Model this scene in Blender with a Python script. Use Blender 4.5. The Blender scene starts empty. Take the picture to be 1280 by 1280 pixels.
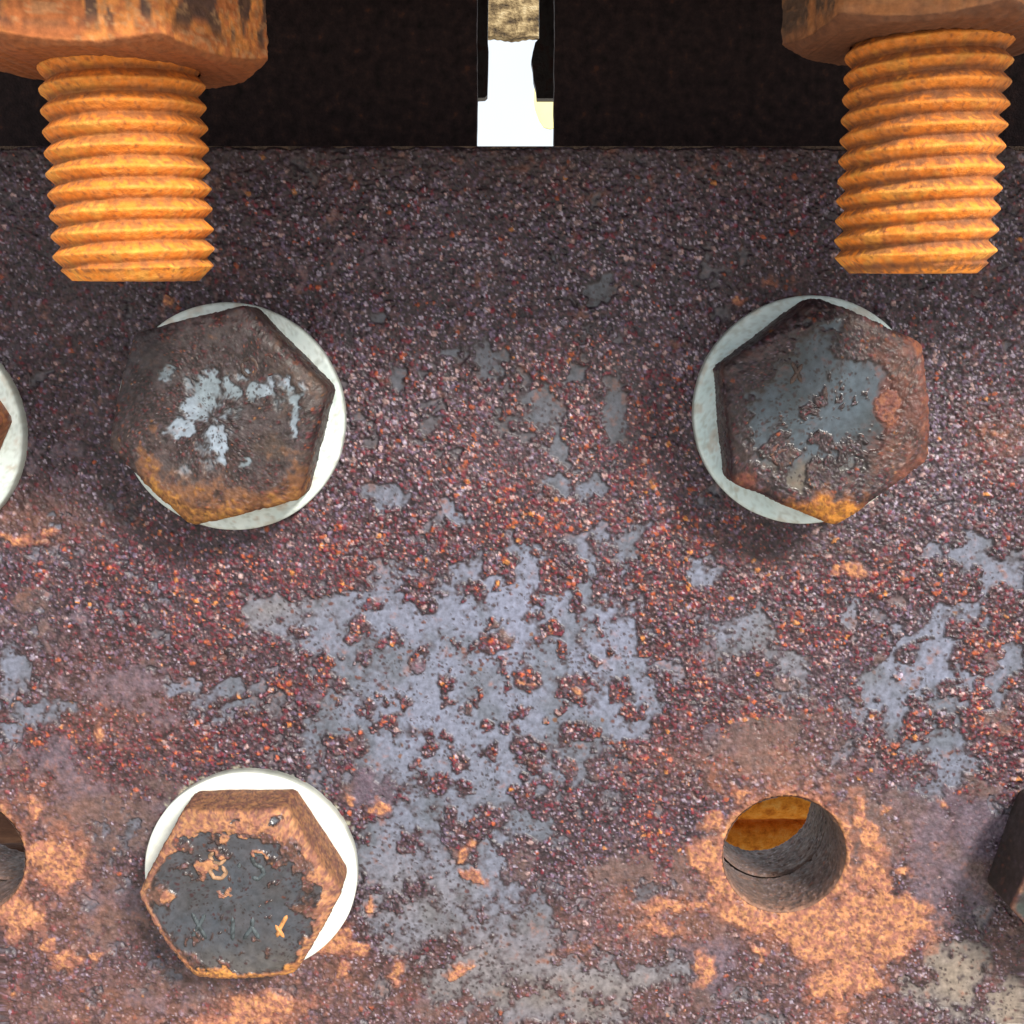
import bpy, math, random
import numpy as np
from mathutils import Vector
from mathutils.geometry import tessellate_polygon

# ------------------------------------------------------------------ camera, world, sun, exposure
scene = bpy.context.scene
MM = 0.001
PITCH = math.radians(8.5)
FPX = 1400.0                      # focal length in pixels of the 1280 px frame
DIST = 220.0                      # camera to plate face, mm
cam_d = bpy.data.cameras.new('camera')
cam = bpy.data.objects.new('camera', cam_d)
scene.collection.objects.link(cam)
cam.location = (0, -DIST * MM, 0)
cam.rotation_euler = (math.radians(90) - PITCH, 0, 0)
cam_d.sensor_width = 36.0
cam_d.lens = 36.0 * FPX / 1280.0
cam_d.clip_start = 0.005
cam_d.clip_end = 500.0
scene.camera = cam

SUN_EL, SUN_AZ = math.radians(33), math.radians(33)     # azimuth: to the right of straight behind the camera
world = bpy.data.worlds.new('World')
scene.world = world
world.use_nodes = True
wn = world.node_tree
wn.nodes.clear()
sky = wn.nodes.new('ShaderNodeTexSky')
sky.sky_type = 'NISHITA'
sky.sun_disc = False
sky.sun_elevation = SUN_EL
sky.sun_rotation = math.pi - SUN_AZ
sky.air_density = 1.0
sky.dust_density = 4.0
bg = wn.nodes.new('ShaderNodeBackground')
bg.inputs['Strength'].default_value = 0.115
wo = wn.nodes.new('ShaderNodeOutputWorld')
# thin bright cloud over the whole sky
wt = wn.nodes.new('ShaderNodeTexCoord')
wc = wn.nodes.new('ShaderNodeTexNoise'); wc.inputs['Scale'].default_value = 2.2; wc.inputs['Detail'].default_value = 6
wr = wn.nodes.new('ShaderNodeMapRange'); wr.inputs['From Min'].default_value = 0.25; wr.inputs['From Max'].default_value = 0.5
wr.inputs['To Min'].default_value = 0.72; wr.inputs['To Max'].default_value = 0.96
wm_ = wn.nodes.new('ShaderNodeMix'); wm_.data_type = 'RGBA'
wm_.inputs[7].default_value = (4.7, 5.0, 5.3, 1)
wn.links.new(wt.outputs['Generated'], wc.inputs['Vector'])
wn.links.new(wc.outputs['Fac'], wr.inputs['Value'])
wn.links.new(wr.outputs[0], wm_.inputs[0])
wn.links.new(sky.outputs[0], wm_.inputs[6])
wn.links.new(wm_.outputs[2], bg.inputs[0])
wn.links.new(bg.outputs[0], wo.inputs[0])
sl = bpy.data.lights.new('sun', 'SUN')
sl.energy = 2.7
sl.angle = math.radians(11)
sl.color = (1.0, 0.94, 0.84)
sun = bpy.data.objects.new('sun', sl)
scene.collection.objects.link(sun)
sdir = Vector((math.sin(SUN_AZ) * math.cos(SUN_EL), -math.cos(SUN_AZ) * math.cos(SUN_EL), math.sin(SUN_EL)))
sun.rotation_euler = sdir.to_track_quat('Z', 'Y').to_euler()
sun.location = sdir * 3
vs = scene.view_settings
vs.view_transform = 'Standard'
vs.look = 'None'
vs.gamma = 1.0
vs.use_curve_mapping = False
vs.exposure = 1.0
scene.cycles.sample_clamp_indirect = 6.0
scene.cycles.max_bounces = 6

# ------------------------------------------------------------------ picture <-> place
CP, SP = math.cos(PITCH), math.sin(PITCH)


def proj(x, y, z):
    """place (mm, plate face is y=0, camera at y=-DIST) -> photo pixel (1280 frame)"""
    yy = y + DIST
    dep = yy * CP - z * SP
    up = z * CP + yy * SP
    return 640 + FPX * x / dep, 640 - FPX * up / dep


def at(u, v, y=0.0):
    """the point on the vertical plane y (mm) seen at photo pixel u, v"""
    rx, ru = (u - 640) / FPX, (640 - v) / FPX
    dy, dz = CP + SP * ru, CP * ru - SP
    t = (DIST + y) / dy
    return rx * t, dz * t


# ------------------------------------------------------------------ noise in numpy
_T = {}


def _tab(seed):
    if seed not in _T:
        _T[seed] = np.random.RandomState(1000 + seed).rand(256, 256).astype(np.float32)
    return _T[seed]


def vn(x, y, seed):
    t = _tab(seed)
    xi, yi = np.floor(x).astype(np.int64), np.floor(y).astype(np.int64)
    fx, fy = (x - xi).astype(np.float32), (y - yi).astype(np.float32)
    fx, fy = fx * fx * (3 - 2 * fx), fy * fy * (3 - 2 * fy)
    a, b = t[xi & 255, yi & 255], t[(xi + 1) & 255, yi & 255]
    c, d = t[xi & 255, (yi + 1) & 255], t[(xi + 1) & 255, (yi + 1) & 255]
    return (a * (1 - fx) + b * fx) * (1 - fy) + (c * (1 - fx) + d * fx) * fy


def fbm(x, y, s, octs, seed):
    r, amp, tot = 0, 1.0, 0
    for o in range(octs):
        ca, sa = math.cos(o * 1.1), math.sin(o * 1.1)
        r = r + amp * vn((x * ca - y * sa) / s + 31.7 * o, (x * sa + y * ca) / s + 17.3 * o, seed + o)
        tot += amp
        amp *= 0.55
        s *= 0.5
    r = r / tot
    return np.clip((r - 0.5) * 1.5 + 0.5, 0, 1)


def worley(x, y, s, seed):
    """F1 (in cells) and three random numbers of the nearest grain"""
    jx, jy, r1, r2, r3 = (_tab(seed + 60 + k) for k in range(5))
    px, py = x / s, y / s
    xi, yi = np.floor(px).astype(np.int64), np.floor(py).astype(np.int64)
    best = np.full(px.shape, 9.0, np.float32)
    sec = np.full(px.shape, 9.0, np.float32)
    bi = np.zeros(px.shape, np.int64)
    bj = np.zeros(px.shape, np.int64)
    for dx in (-1, 0, 1):
        for dy in (-1, 0, 1):
            ci, cj = (xi + dx) & 255, (yi + dy) & 255
            qx = xi + dx + jx[ci, cj] - px
            qy = yi + dy + jy[ci, cj] - py
            d = np.sqrt(qx * qx + qy * qy).astype(np.float32)
            m = d < best
            sec = np.where(m, best, np.minimum(sec, d))
            best = np.where(m, d, best)
            bi = np.where(m, ci, bi)
            bj = np.where(m, cj, bj)
    return best, sec, r1[bi, bj], r2[bi, bj], r3[bi, bj]


def ss(a, b, x):
    t = np.clip((x - a) / (b - a), 0, 1)
    return t * t * (3 - 2 * t)


def blobs(u, v, lst):
    """soft union of ellipses (u, v, ru, rv[, weight[, tilt degrees]]): 1 in the middle, 0.5 at the outline"""
    f = np.zeros(u.shape, np.float32)
    for b in lst:
        cu, cv, ru, rv = b[:4]
        w = b[4] if len(b) > 4 else 1.0
        du, dv = u - cu, v - cv
        if len(b) > 5:
            a = math.radians(b[5])
            du, dv = du * math.cos(a) + dv * math.sin(a), -du * math.sin(a) + dv * math.cos(a)
        q = (du / ru) ** 2 + (dv / rv) ** 2
        f = np.maximum(f, w * np.exp(-0.693 * np.minimum(q, 30)))
    return f


def mix(a, b, t):
    t = np.asarray(t)[..., None]
    return np.asarray(a) * (1 - t) + np.asarray(b) * t


# ------------------------------------------------------------------ the rusted surface: relief (mm), colour, roughness
PAL = np.array([
    (0.012, 0.006, 0.010),   # 0 near black plum
    (0.036, 0.017, 0.024),   # 1 dark brown
    (0.088, 0.043, 0.048),   # 2 brown
    (0.120, 0.086, 0.130),   # 3 mauve
    (0.135, 0.012, 0.022),   # 4 crimson
    (0.360, 0.075, 0.020),   # 5 orange red
    (0.420, 0.280, 0.250),   # 6 pale fleck, a glint put into the colour
    (0.330, 0.290, 0.345),   # 7 pale lavender fleck, sparkle put into the colour
    (0.520, 0.200, 0.040),   # 8 orange
], np.float32)


LAST = {}


def pick(r, weights):
    """palette colour for random r from per-point weights (list of arrays or numbers)"""
    w = [np.broadcast_to(np.asarray(k, np.float32), r.shape) for k in weights]
    tot = sum(w)
    acc = np.zeros(r.shape, np.float32)
    col = np.zeros(r.shape + (3,), np.float32)
    done = np.zeros(r.shape, bool)
    for k, wk in enumerate(w):
        acc = acc + wk / tot
        m = (~done) & (r <= acc + 1e-6)
        col[m] = PAL[k]
        done |= m
    return col


def rust_surface(x, y, grey, red, crust, pale=0.0, dust=0.0, warm=0.0, beige=0.0, seed=0, grain=1.0,
                 greycol=(0.138, 0.160, 0.196), crustcol=(0.42, 0.188, 0.082), relief=1.0, edge_dark=0.0, browns=1.0, fleck=1.0, gloss=0.0, powder=0.0):
    n3 = fbm(x, y, 3.4, 4, seed + 1)
    n1 = fbm(x, y, 1.1, 3, seed + 7)
    n2 = fbm(x, y, 2.0, 2, seed + 15)
    nl = fbm(x, y, 14.0, 3, seed + 12)
    nf = vn(x / 0.34, y / 0.34, seed + 33)
    gsig = grey + (n3 - 0.5) * 0.70 + (n1 - 0.5) * 0.40
    g = ss(0.45, 0.58, gsig)
    # coarse grains
    f1, f2, a, b, c = worley(x + n1 * 0.7, y + n3 * 0.7, 0.95 * grain, seed)
    d1, d2, da, db, dc = worley(x - n3 * 0.6, y + n1 * 0.6, 0.52 * grain, seed + 6)
    present = ss(0.0, 0.3, (1 - g) * (0.45 + 0.9 * ss(0.3, 0.7, n3)) - a * 0.8)
    dome = np.clip(1 - (f1 / (0.36 + 0.42 * b)) ** 2, 0, 1) * present
    dome2 = np.clip(1 - (d1 / (0.42 + 0.35 * db)) ** 2, 0, 1) * (1 - g)
    # spots of rust breaking through the smooth skin, thicker in some places than others
    thick = ss(0.30, 0.70, fbm(x, y, 4.5, 3, seed + 26))
    pit = np.clip(1 - (f1 / (0.26 + 0.30 * b)) ** 2, 0, 1) * (a > 0.94 - 0.34 * thick) * g
    pit2 = np.clip(1 - (d1 / 0.40) ** 2, 0, 1) * (da > 0.97 - 0.13 * thick) * g
    pw = ss(0.35, 0.70, np.asarray(powder, np.float32) + (n3 - 0.5) * 0.7 + (n1 - 0.5) * 0.4) * (1 - g)
    dome = dome * (1 - 0.75 * pw)
    dome2 = dome2 * (1 - 0.45 * pw)
    hgt = (1 - g) * (0.08 + 0.34 * n3 + 0.22 * (n2 - 0.3)) + 0.36 * dome * (0.3 + 0.7 * c) + 0.19 * dome2 * (0.4 + 0.6 * db) + 0.20 * pit * (c - 0.15) + 0.05 * pit2 + (0.015 + 0.06 * (1 - g)) * n1 + 0.07 * (1 - g) * nf
    # colours
    r = np.broadcast_to(np.asarray(red, np.float32), x.shape)
    hot = r * ss(0.30, 0.62, n2)
    wts = [0.25 + 0 * r, 0.21 + 0 * r, 0.15 * browns + 0 * r, 0.20 * (1 - 0.7 * r), 0.05 + 0.30 * r, 0.006 + 0.26 * hot ** 1.3,
           0.026 + 0.03 * r, 0.095 * (1 - r), 0.002 + 0.05 * hot]
    wts[6] = wts[6] * fleck; wts[7] = wts[7] * fleck; wts[3] = wts[3] * (0.4 + 0.6 * fleck)
    cb = pick(dc * 0.999, wts)
    wts[6] = wts[6] * 0.6; wts[7] = wts[7] * 0.12; wts[3] = wts[3] * 0.5; wts[2] = wts[2] * 1.5
    ca = pick(b * 0.999, wts)
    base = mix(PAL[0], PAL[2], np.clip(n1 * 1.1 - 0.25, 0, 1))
    base = mix(base, (0.078, 0.060, 0.074), ss(0.45, 0.8, nl) * 0.45)
    base = mix(base, (0.105, 0.022, 0.016), r * ss(0.35, 0.65, n2) * 0.6)
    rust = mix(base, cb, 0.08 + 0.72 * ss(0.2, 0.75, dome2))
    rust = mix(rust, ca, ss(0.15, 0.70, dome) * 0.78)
    rust = rust * ((0.35 + 1.15 * nf) * (0.62 + 0.48 * ss(0.85, 0.35, d1)))[..., None]  # crevice shade between the grains is put into the colour
    rust = mix(rust, mix((0.34, 0.29, 0.33), (0.50, 0.22, 0.13), r), (dc > 0.90) * ss(0.55, 0.9, dome2) * 0.75 * fleck)  # grain tips painted pale to stand for glints
    pcol = mix((0.070, 0.058, 0.082), (0.135, 0.105, 0.125), n3)
    pcol = mix(pcol, (0.110, 0.070, 0.058), ss(0.4, 0.65, nl))
    rust = mix(rust, pcol * (0.8 + 0.4 * nf)[..., None], pw * 0.72)
    du = np.broadcast_to(np.asarray(dust, np.float32), x.shape)
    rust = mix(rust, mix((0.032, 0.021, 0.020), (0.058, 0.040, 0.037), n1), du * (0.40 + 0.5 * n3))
    wm = np.broadcast_to(np.asarray(warm, np.float32), x.shape)
    rust = mix(rust, mix((0.26, 0.115, 0.060), (0.14, 0.075, 0.066), n3), wm * (0.25 + 0.6 * n1))
    gc = mix(greycol, np.asarray(greycol) * (0.70, 0.72, 0.68), ss(0.40, 0.85, fbm(x, y, 8.0, 3, seed + 20)))
    bg_ = np.broadcast_to(np.asarray(beige, np.float32), x.shape)
    gc = mix(gc, (0.215, 0.180, 0.135), bg_)
    gc = mix(gc, (0.105, 0.066, 0.054), np.clip(wm * 0.38 + 0.14 * n3, 0, 1))
    gc = mix(gc, (0.055, 0.042, 0.044), (1 - ss(0.50, 0.82, gsig)) * 0.70)
    rim = ss(0.28, 0.50, gsig) * (1 - ss(0.50, 0.60, gsig))
    col = mix(rust, gc, ss(0.37, 0.66, gsig + (nf - 0.5) * 0.12))
    col = mix(col, (0.018, 0.012, 0.013), rim * edge_dark)
    col = mix(col, mix((0.022, 0.014, 0.014), ca, 0.22), np.clip(pit * 1.8, 0, 1) * 0.85)
    col = mix(col, (0.034, 0.026, 0.026), np.clip(pit2 * 1.8, 0, 1) * 0.75)
    pl = np.broadcast_to(np.asarray(pale, np.float32), x.shape)
    # raised orange crust
    cr = np.broadcast_to(np.asarray(crust, np.float32), x.shape)
    csig = cr + (n3 - 0.5) * 0.50 + (n1 - 0.5) * 0.34 + (nf - 0.5) * 0.08
    k = ss(0.44, 0.55, csig)
    pore = ss(0.52, 0.22, f1) * (a > 0.40) * 0.8 + ss(0.5, 0.2, d1) * (da > 0.6) * 0.5
    inner_ = ss(0.50, 0.75, csig)
    ccol = mix(crustcol, np.asarray(crustcol) * (0.66, 0.60, 0.85), ss(0.42, 0.62, n1))
    ccol = mix(ccol, np.asarray(crustcol) * (0.40, 0.38, 0.66), np.clip(pore * inner_ * 1.4, 0, 1) * 0.95)
    ccol = mix(ccol, np.minimum(np.asarray(crustcol) * (1.15, 1.35, 1.1), 0.8), (dc > 0.8) * 0.35)
    col = mix(col, np.asarray(crustcol) * (0.6, 0.5, 0.6), ss(0.14, 0.46, csig) * (1 - k) * 0.6)
    col = mix(col, ccol, k)
    hgt = hgt * (1 - k * 0.6) + k * (0.36 + 0.20 * n1 + 0.1 * n2 - 0.22 * np.clip(pore, 0, 1))
    col = mix(col, (0.50, 0.50, 0.34), ss(0.45, 0.75, pl + (n1 - 0.5) * 0.7) * 0.6)
    rough = 0.34 + 0.30 * b * (1 - g) + 0.12 * g + 0.35 * k
    rough = rough + du * 0.16 - gloss * g
    LAST['grit'] = np.clip(1 - 0.85 * g * (1 - k), 0.1, 1)
    return hgt * relief, np.clip(col, 0.004, 0.9), np.clip(rough, 0.2, 0.95)


# ------------------------------------------------------------------ mesh helpers
COL = scene.collection


def tag(o, label=None, cat=None, group=None, kind=None):
    if label: o['label'] = label
    if cat: o['category'] = cat
    if group: o['group'] = group
    if kind: o['kind'] = kind
    return o


def empty(name, loc):
    o = bpy.data.objects.new(name, None)
    o.empty_display_size = 0.01
    o.location = [k * MM for k in loc]
    COL.objects.link(o)
    return o


def mesh_obj(name, verts, faces, mat, origin=(0, 0, 0), parent=None, col=None, rough=None, smooth=True, grit=None):
    """verts in mm (place coordinates); origin in mm; quads as an (n,4) array or a list of faces"""
    verts = np.asarray(verts, np.float64)
    me = bpy.data.meshes.new(name)
    loc = np.asarray(origin, np.float64)
    lv = ((verts - loc) * MM).astype(np.float32)
    if isinstance(faces, np.ndarray):
        n, k = faces.shape
        me.vertices.add(len(lv))
        me.vertices.foreach_set('co', lv.ravel())
        me.loops.add(n * k)
        me.loops.foreach_set('vertex_index', faces.astype(np.int32).ravel())
        me.polygons.add(n)
        me.polygons.foreach_set('loop_start', np.arange(0, n * k, k, dtype=np.int32))
    else:
        me.from_pydata([tuple(map(float, p)) for p in lv], [], faces)
    me.polygons.foreach_set('use_smooth', np.full(len(me.polygons), smooth, bool))
    me.update(calc_edges=True)
    me.validate()
    if col is not None:
        at_ = me.attributes.new('surface', 'FLOAT_COLOR', 'POINT')
        rg = np.ones((len(lv), 4), np.float32)
        rg[:, :3] = col
        rg[:, 3] = 0.6 if rough is None else rough
        at_.data.foreach_set('color', rg.ravel())
        ag = me.attributes.new('grit', 'FLOAT', 'POINT')
        ag.data.foreach_set('value', (np.ones(len(lv)) if grit is None else np.asarray(grit).ravel()).astype(np.float32))
    me.materials.append(mat)
    o = bpy.data.objects.new(name, me)
    COL.objects.link(o)
    if parent is not None:
        o.parent = parent
        o.location = [(a - b) for a, b in zip((loc * MM), parent.location)]
    else:
        o.location = list(loc * MM)
    return o


def grid_faces(nu, nv, wrap=False):
    """quads of an nu x nv grid (index i*nv+j); wrap closes the second direction"""
    i = np.arange(nu - 1)[:, None]
    j = np.arange(nv if wrap else nv - 1)[None, :]
    j2 = (j + 1) % nv
    return np.stack([i * nv + j, (i + 1) * nv + j, (i + 1) * nv + j2, i * nv + j2], -1).reshape(-1, 4)


def relief_material(name, bump=0.5, fine=2600.0, variation=0.35, metallic=0.0, spec=0.5):
    m = bpy.data.materials.new(name)
    m.use_nodes = True
    nt = m.node_tree
    nt.nodes.clear()
    N = nt.nodes.new
    out = N('ShaderNodeOutputMaterial')
    b = N('ShaderNodeBsdfPrincipled')
    a = N('ShaderNodeAttribute'); a.attribute_name = 'surface'
    tc = N('ShaderNodeTexCoord')
    n1 = N('ShaderNodeTexNoise'); n1.inputs['Scale'].default_value = fine; n1.inputs['Detail'].default_value = 3
    n2 = N('ShaderNodeTexNoise'); n2.inputs['Scale'].default_value = fine * 0.33; n2.inputs['Detail'].default_value = 4
    mr = N('ShaderNodeMapRange')
    mr.inputs['From Min'].default_value = 0.3; mr.inputs['From Max'].default_value = 0.7
    mr.inputs['To Min'].default_value = 1 - variation; mr.inputs['To Max'].default_value = 1 + variation
    mul = N('ShaderNodeVectorMath'); mul.operation = 'SCALE'
    add = N('ShaderNodeMath'); add.operation = 'ADD'
    bp = N('ShaderNodeBump'); bp.inputs['Strength'].default_value = bump; bp.inputs['Distance'].default_value = 0.00022
    L = nt.links.new
    L(tc.outputs['Object'], n1.inputs['Vector']); L(tc.outputs['Object'], n2.inputs['Vector'])
    L(n2.outputs['Fac'], mr.inputs['Value'])
    L(a.outputs['Color'], mul.inputs[0]); L(mr.outputs[0], mul.inputs['Scale'])
    L(mul.outputs[0], b.inputs['Base Color'])
    L(a.outputs['Alpha'], b.inputs['Roughness'])
    L(n1.outputs['Fac'], add.inputs[0]); L(n2.outputs['Fac'], add.inputs[1])
    gt = N('ShaderNodeAttribute'); gt.attribute_name = 'grit'
    gm = N('ShaderNodeMath'); gm.operation = 'MULTIPLY'; gm.inputs[1].default_value = bump
    L(gt.outputs['Fac'], gm.inputs[0]); L(gm.outputs[0], bp.inputs['Strength'])
    L(add.outputs[0], bp.inputs['Height'])
    L(bp.outputs[0], b.inputs['Normal'])
    b.inputs['Metallic'].default_value = metallic
    b.inputs['Specular IOR Level'].default_value = spec
    L(b.outputs[0], out.inputs[0])
    return m


def noise_material(name, stops, scale=300.0, rough=0.8, bump=0.4, dist=0.0004, detail=6, spec=0.3, metallic=0.0, stretch=(1, 1, 1)):
    """colour ramp over noise: stops = [(pos, colour)...]"""
    m = bpy.data.materials.new(name)
    m.use_nodes = True
    nt = m.node_tree
    nt.nodes.clear()
    N = nt.nodes.new
    out = N('ShaderNodeOutputMaterial')
    b = N('ShaderNodeBsdfPrincipled')
    tc = N('ShaderNodeTexCoord')
    mp = N('ShaderNodeMapping'); mp.inputs['Scale'].default_value = stretch
    n = N('ShaderNodeTexNoise'); n.inputs['Scale'].default_value = scale; n.inputs['Detail'].default_value = detail
    n.inputs['Roughness'].default_value = 0.6
    n2 = N('ShaderNodeTexNoise'); n2.inputs['Scale'].default_value = scale * 5; n2.inputs['Detail'].default_value = 3
    cr = N('ShaderNodeValToRGB')
    e = cr.color_ramp.elements
    e[0].position, e[0].color = stops[0][0], (*stops[0][1], 1)
    e[1].position, e[1].color = stops[-1][0], (*stops[-1][1], 1)
    for p, c in stops[1:-1]:
        k = e.new(p); k.color = (*c, 1)
    ad = N('ShaderNodeMath'); ad.operation = 'ADD'
    bp = N('ShaderNodeBump'); bp.inputs['Strength'].default_value = bump; bp.inputs['Distance'].default_value = dist
    L = nt.links.new
    L(tc.outputs['Object'], mp.inputs[0])
    L(mp.outputs[0], n.inputs['Vector']); L(mp.outputs[0], n2.inputs['Vector'])
    L(n.outputs['Fac'], cr.inputs[0]); L(cr.outputs[0], b.inputs['Base Color'])
    L(n.outputs['Fac'], ad.inputs[0]); L(n2.outputs['Fac'], ad.inputs[1]); L(ad.outputs[0], bp.inputs['Height'])
    L(bp.outputs[0], b.inputs['Normal'])
    b.inputs['Roughness'].default_value = rough
    b.inputs['Specular IOR Level'].default_value = spec
    b.inputs['Metallic'].default_value = metallic
    L(b.outputs[0], out.inputs[0])
    return m


M_PLATE = relief_material('rusted_plate', bump=0.55, variation=0.35)
M_HEAD = relief_material('rusted_bolt_head', bump=0.45, variation=0.28)
M_THREAD = relief_material('orange_rusted_thread', bump=0.6, variation=0.22, fine=3200)
M_ZINC = relief_material('galvanised_washer', bump=0.10, variation=0.05, fine=2200)
M_BODY = noise_material('cut_steel_rust', [(0.30, (0.06, 0.042, 0.036)), (0.46, (0.14, 0.10, 0.08)), (0.58, (0.22, 0.15, 0.11)), (0.72, (0.36, 0.20, 0.11))], 520, 0.7, 1.0, dist=0.0007)
M_DARK = noise_material('dark_shaded_steel', [(0.30, (0.016, 0.012, 0.014)), (0.52, (0.042, 0.026, 0.028)), (0.62, (0.060, 0.034, 0.034)), (0.75, (0.15, 0.055, 0.035))], 420, 0.75, 0.6, spec=0.2)  # deep shade of the recess put into a near-black base colour
M_FLANGE = noise_material('flange_rust', [(0.30, (0.03, 0.018, 0.016)), (0.55, (0.08, 0.04, 0.03)), (0.75, (0.16, 0.07, 0.035))], 200, 0.85, 0.6, spec=0.2)


def slab_with_holes(name, x0, x1, z0, z1, y0, y1, holes, mat, parent=None, origin=None, seg=96):
    """solid steel slab between y0 and y1 with round holes (cx, cz, r)"""
    outer = [Vector((x0, z0, 0)), Vector((x1, z0, 0)), Vector((x1, z1, 0)), Vector((x0, z1, 0))]
    rings = [outer]
    for (cx, cz, r) in holes:
        rings.append([Vector((cx + r * math.cos(-2 * math.pi * k / seg), cz + r * math.sin(-2 * math.pi * k / seg), 0)) for k in range(seg)])
    flat = [p for rg in rings for p in rg]
    tris = tessellate_polygon(rings)
    n = len(flat)
    vs_ = [(p.x, y0, p.y) for p in flat] + [(p.x, y1, p.y) for p in flat]
    fs = []
    for t in tris:
        fs.append(tuple(t)); fs.append(tuple(n + k for k in reversed(t)))
    s = 0
    for rg in rings:
        m = len(rg)
        for k in range(m):
            a, b = s + k, s + (k + 1) % m
            fs.append((a, b, n + b, n + a))
        s += m
    o = mesh_obj(name, vs_, fs, mat, origin or (0, y0, z0), parent, smooth=False)
    return o


# ------------------------------------------------------------------ positions read from the photograph
PLATE_TOP = at(640, 182)[1]
HOLE_R = 12.7
hole_right = at(980, 1068)
hole_left = at(-45, 1071)
HOLES = [(hole_right[0], hole_right[1], HOLE_R), (hole_left[0], hole_left[1], HOLE_R)]

# ================================================================== THE RUSTED PLATE
GREY = [(600, 860, 215, 150, 1.05), (560, 940, 150, 110, 1.05), (480, 770, 70, 45), (600, 790, 120, 90), (700, 750, 100, 70), (760, 800, 70, 90), (640, 880, 200, 80), (450, 900, 70, 55),
        (745, 715, 60, 45), (600, 960, 150, 60), (770, 880, 60, 80), (800, 690, 35, 25), (400, 790, 35, 35), (660, 700, 50, 14),
        (665, 520, 45, 22), (705, 560, 22, 28), (670, 495, 30, 14), (700, 602, 30, 13), (775, 525, 20, 42), (575, 440, 22, 13),
        (617, 465, 11, 24), (745, 358, 18, 18), (482, 622, 26, 15), (572, 640, 16, 12), (500, 478, 12, 24, 0.8), (715, 470, 14, 18),
        (740, 600, 14, 30), (690, 330, 14, 12, 0.7), (468, 400, 18, 14, 0.8), (1076, 410, 36, 30, 0.95), (870, 725, 30, 18),
        (1230, 725, 48, 36), (1160, 800, 85, 42, 1, -25), (1130, 860, 75, 60), (1190, 860, 80, 48), (1258, 835, 26, 40),
        (1180, 930, 50, 44), (1200, 690, 40, 16), (930, 790, 52, 46, 0.9), (990, 820, 40, 50, 0.85), (1060, 760, 40, 18, 0.75), (1160, 970, 36, 26),
        (345, 775, 48, 24, 0.9), (330, 762, 24, 16), (225, 850, 24, 14), (290, 860, 54, 18, 0.85), (300, 890, 40, 12, 0.8), (15, 830, 26, 34, 0.9), (45, 880, 40, 14, 0.9),
        (80, 895, 40, 14, 0.7), (400, 910, 44, 26, 0.95), (200, 760, 40, 20, 0.6), (25, 900, 30, 14, 0.8), (5, 700, 10, 10, 0.7), (70, 656, 13, 7),
        (480, 1040, 44, 90, 0.95), (575, 1090, 70, 60, 0.95), (530, 1150, 90, 34, 0.85), (640, 1150, 70, 60, 0.85), (600, 1215, 120, 40, 0.78), (745, 1225, 90, 26, 0.95),
        (830, 1215, 50, 30, 0.8), (690, 1262, 130, 22, 0.8), (1186, 1222, 40, 44, 1.1), (1262, 1258, 44, 30, 1.1), (540, 1020, 80, 26), (660, 1040, 90, 30, 0.9),
        (150, 1035, 40, 20, 0.6), (200, 1225, 50, 16, 0.5), (800, 1120, 50, 20, 0.55), (1125, 1110, 14, 34, 0.6)]
CL = [(600, 255, 9), (420, 270, 12), (325, 400, 9), (410, 480, 9), (590, 425, 7), (530, 415, 6), (665, 400, 15), (690, 500, 9), (755, 530, 14), (690, 570, 8),
      (615, 590, 9), (510, 560, 12), (560, 625, 8), (370, 610, 9), (255, 635, 9), (310, 665, 9), (515, 705, 9), (635, 685, 9), (700, 680, 9), (755, 640, 8),
      (810, 300, 10), (850, 370, 12), (860, 435, 5), (930, 290, 9), (990, 365, 8), (1030, 450, 10), (990, 490, 7), (925, 575, 15), (1050, 560, 10), (1150, 420, 12),
      (1110, 640, 11), (915, 700, 11), (965, 700, 10), (180, 590, 10), (150, 745, 10), (210, 745, 12), (240, 480, 8), (450, 750, 12), (550, 790, 14), (585, 870, 10),
      (500, 870, 13), (400, 810, 10), (770, 790, 20), (740, 890, 14), (820, 950, 12), (900, 820, 9), (1000, 830, 8), (1050, 830, 8), (1060, 760, 7), (1130, 780, 11),
      (1000, 1010, 12), (1080, 1000, 10), (560, 1060, 18), (260, 900, 26), (290, 960, 16), (370, 1060, 8), (510, 980, 12), (790, 1120, 24), (820, 1080, 12), (700, 1080, 10),
      (1185, 300, 24), (1090, 250, 6), (1250, 420, 16), (1265, 550, 20), (1240, 650, 20), (1200, 760, 14), (680, 180, 12), (860, 210, 22), (1020, 200, 16), (930, 180, 12),
      (1110, 180, 12), (1160, 140, 18), (500, 150, 12), (270, 300, 10), (130, 470, 9), (50, 600, 22), (40, 390, 6), (640, 990, 12), (900, 1000, 10), (600, 1010, 8),
      (560, 300, 4), (670, 250, 5), (220, 380, 8), (640, 340, 6), (1170, 500, 9), (650, 770, 8), (310, 590, 5), (840, 680, 6), (870, 620, 6), (430, 860, 6)]
CLR = [(1040, 370, 9), (1050, 470, 9), (1100, 450, 18), (1180, 440, 9), (1250, 330, 14), (1190, 380, 8), (1230, 540, 9), (1010, 590, 9), (1070, 610, 10), (1130, 610, 11),
       (1120, 710, 16), (1215, 690, 16), (880, 640, 8), (900, 710, 13), (990, 710, 7), (860, 460, 9), (930, 410, 5), (805, 540, 5), (700, 620, 9), (1100, 190, 12),
       (990, 235, 12), (920, 205, 10), (1180, 250, 12), (730, 680, 5), (940, 600, 6), (1120, 560, 9), (750, 460, 8), (650, 490, 12), (580, 400, 16), (560, 500, 12),
       (780, 430, 7), (820, 410, 6), (850, 340, 10), (460, 400, 12), (300, 500, 14), (380, 600, 18), (940, 880, 9)]
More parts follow.
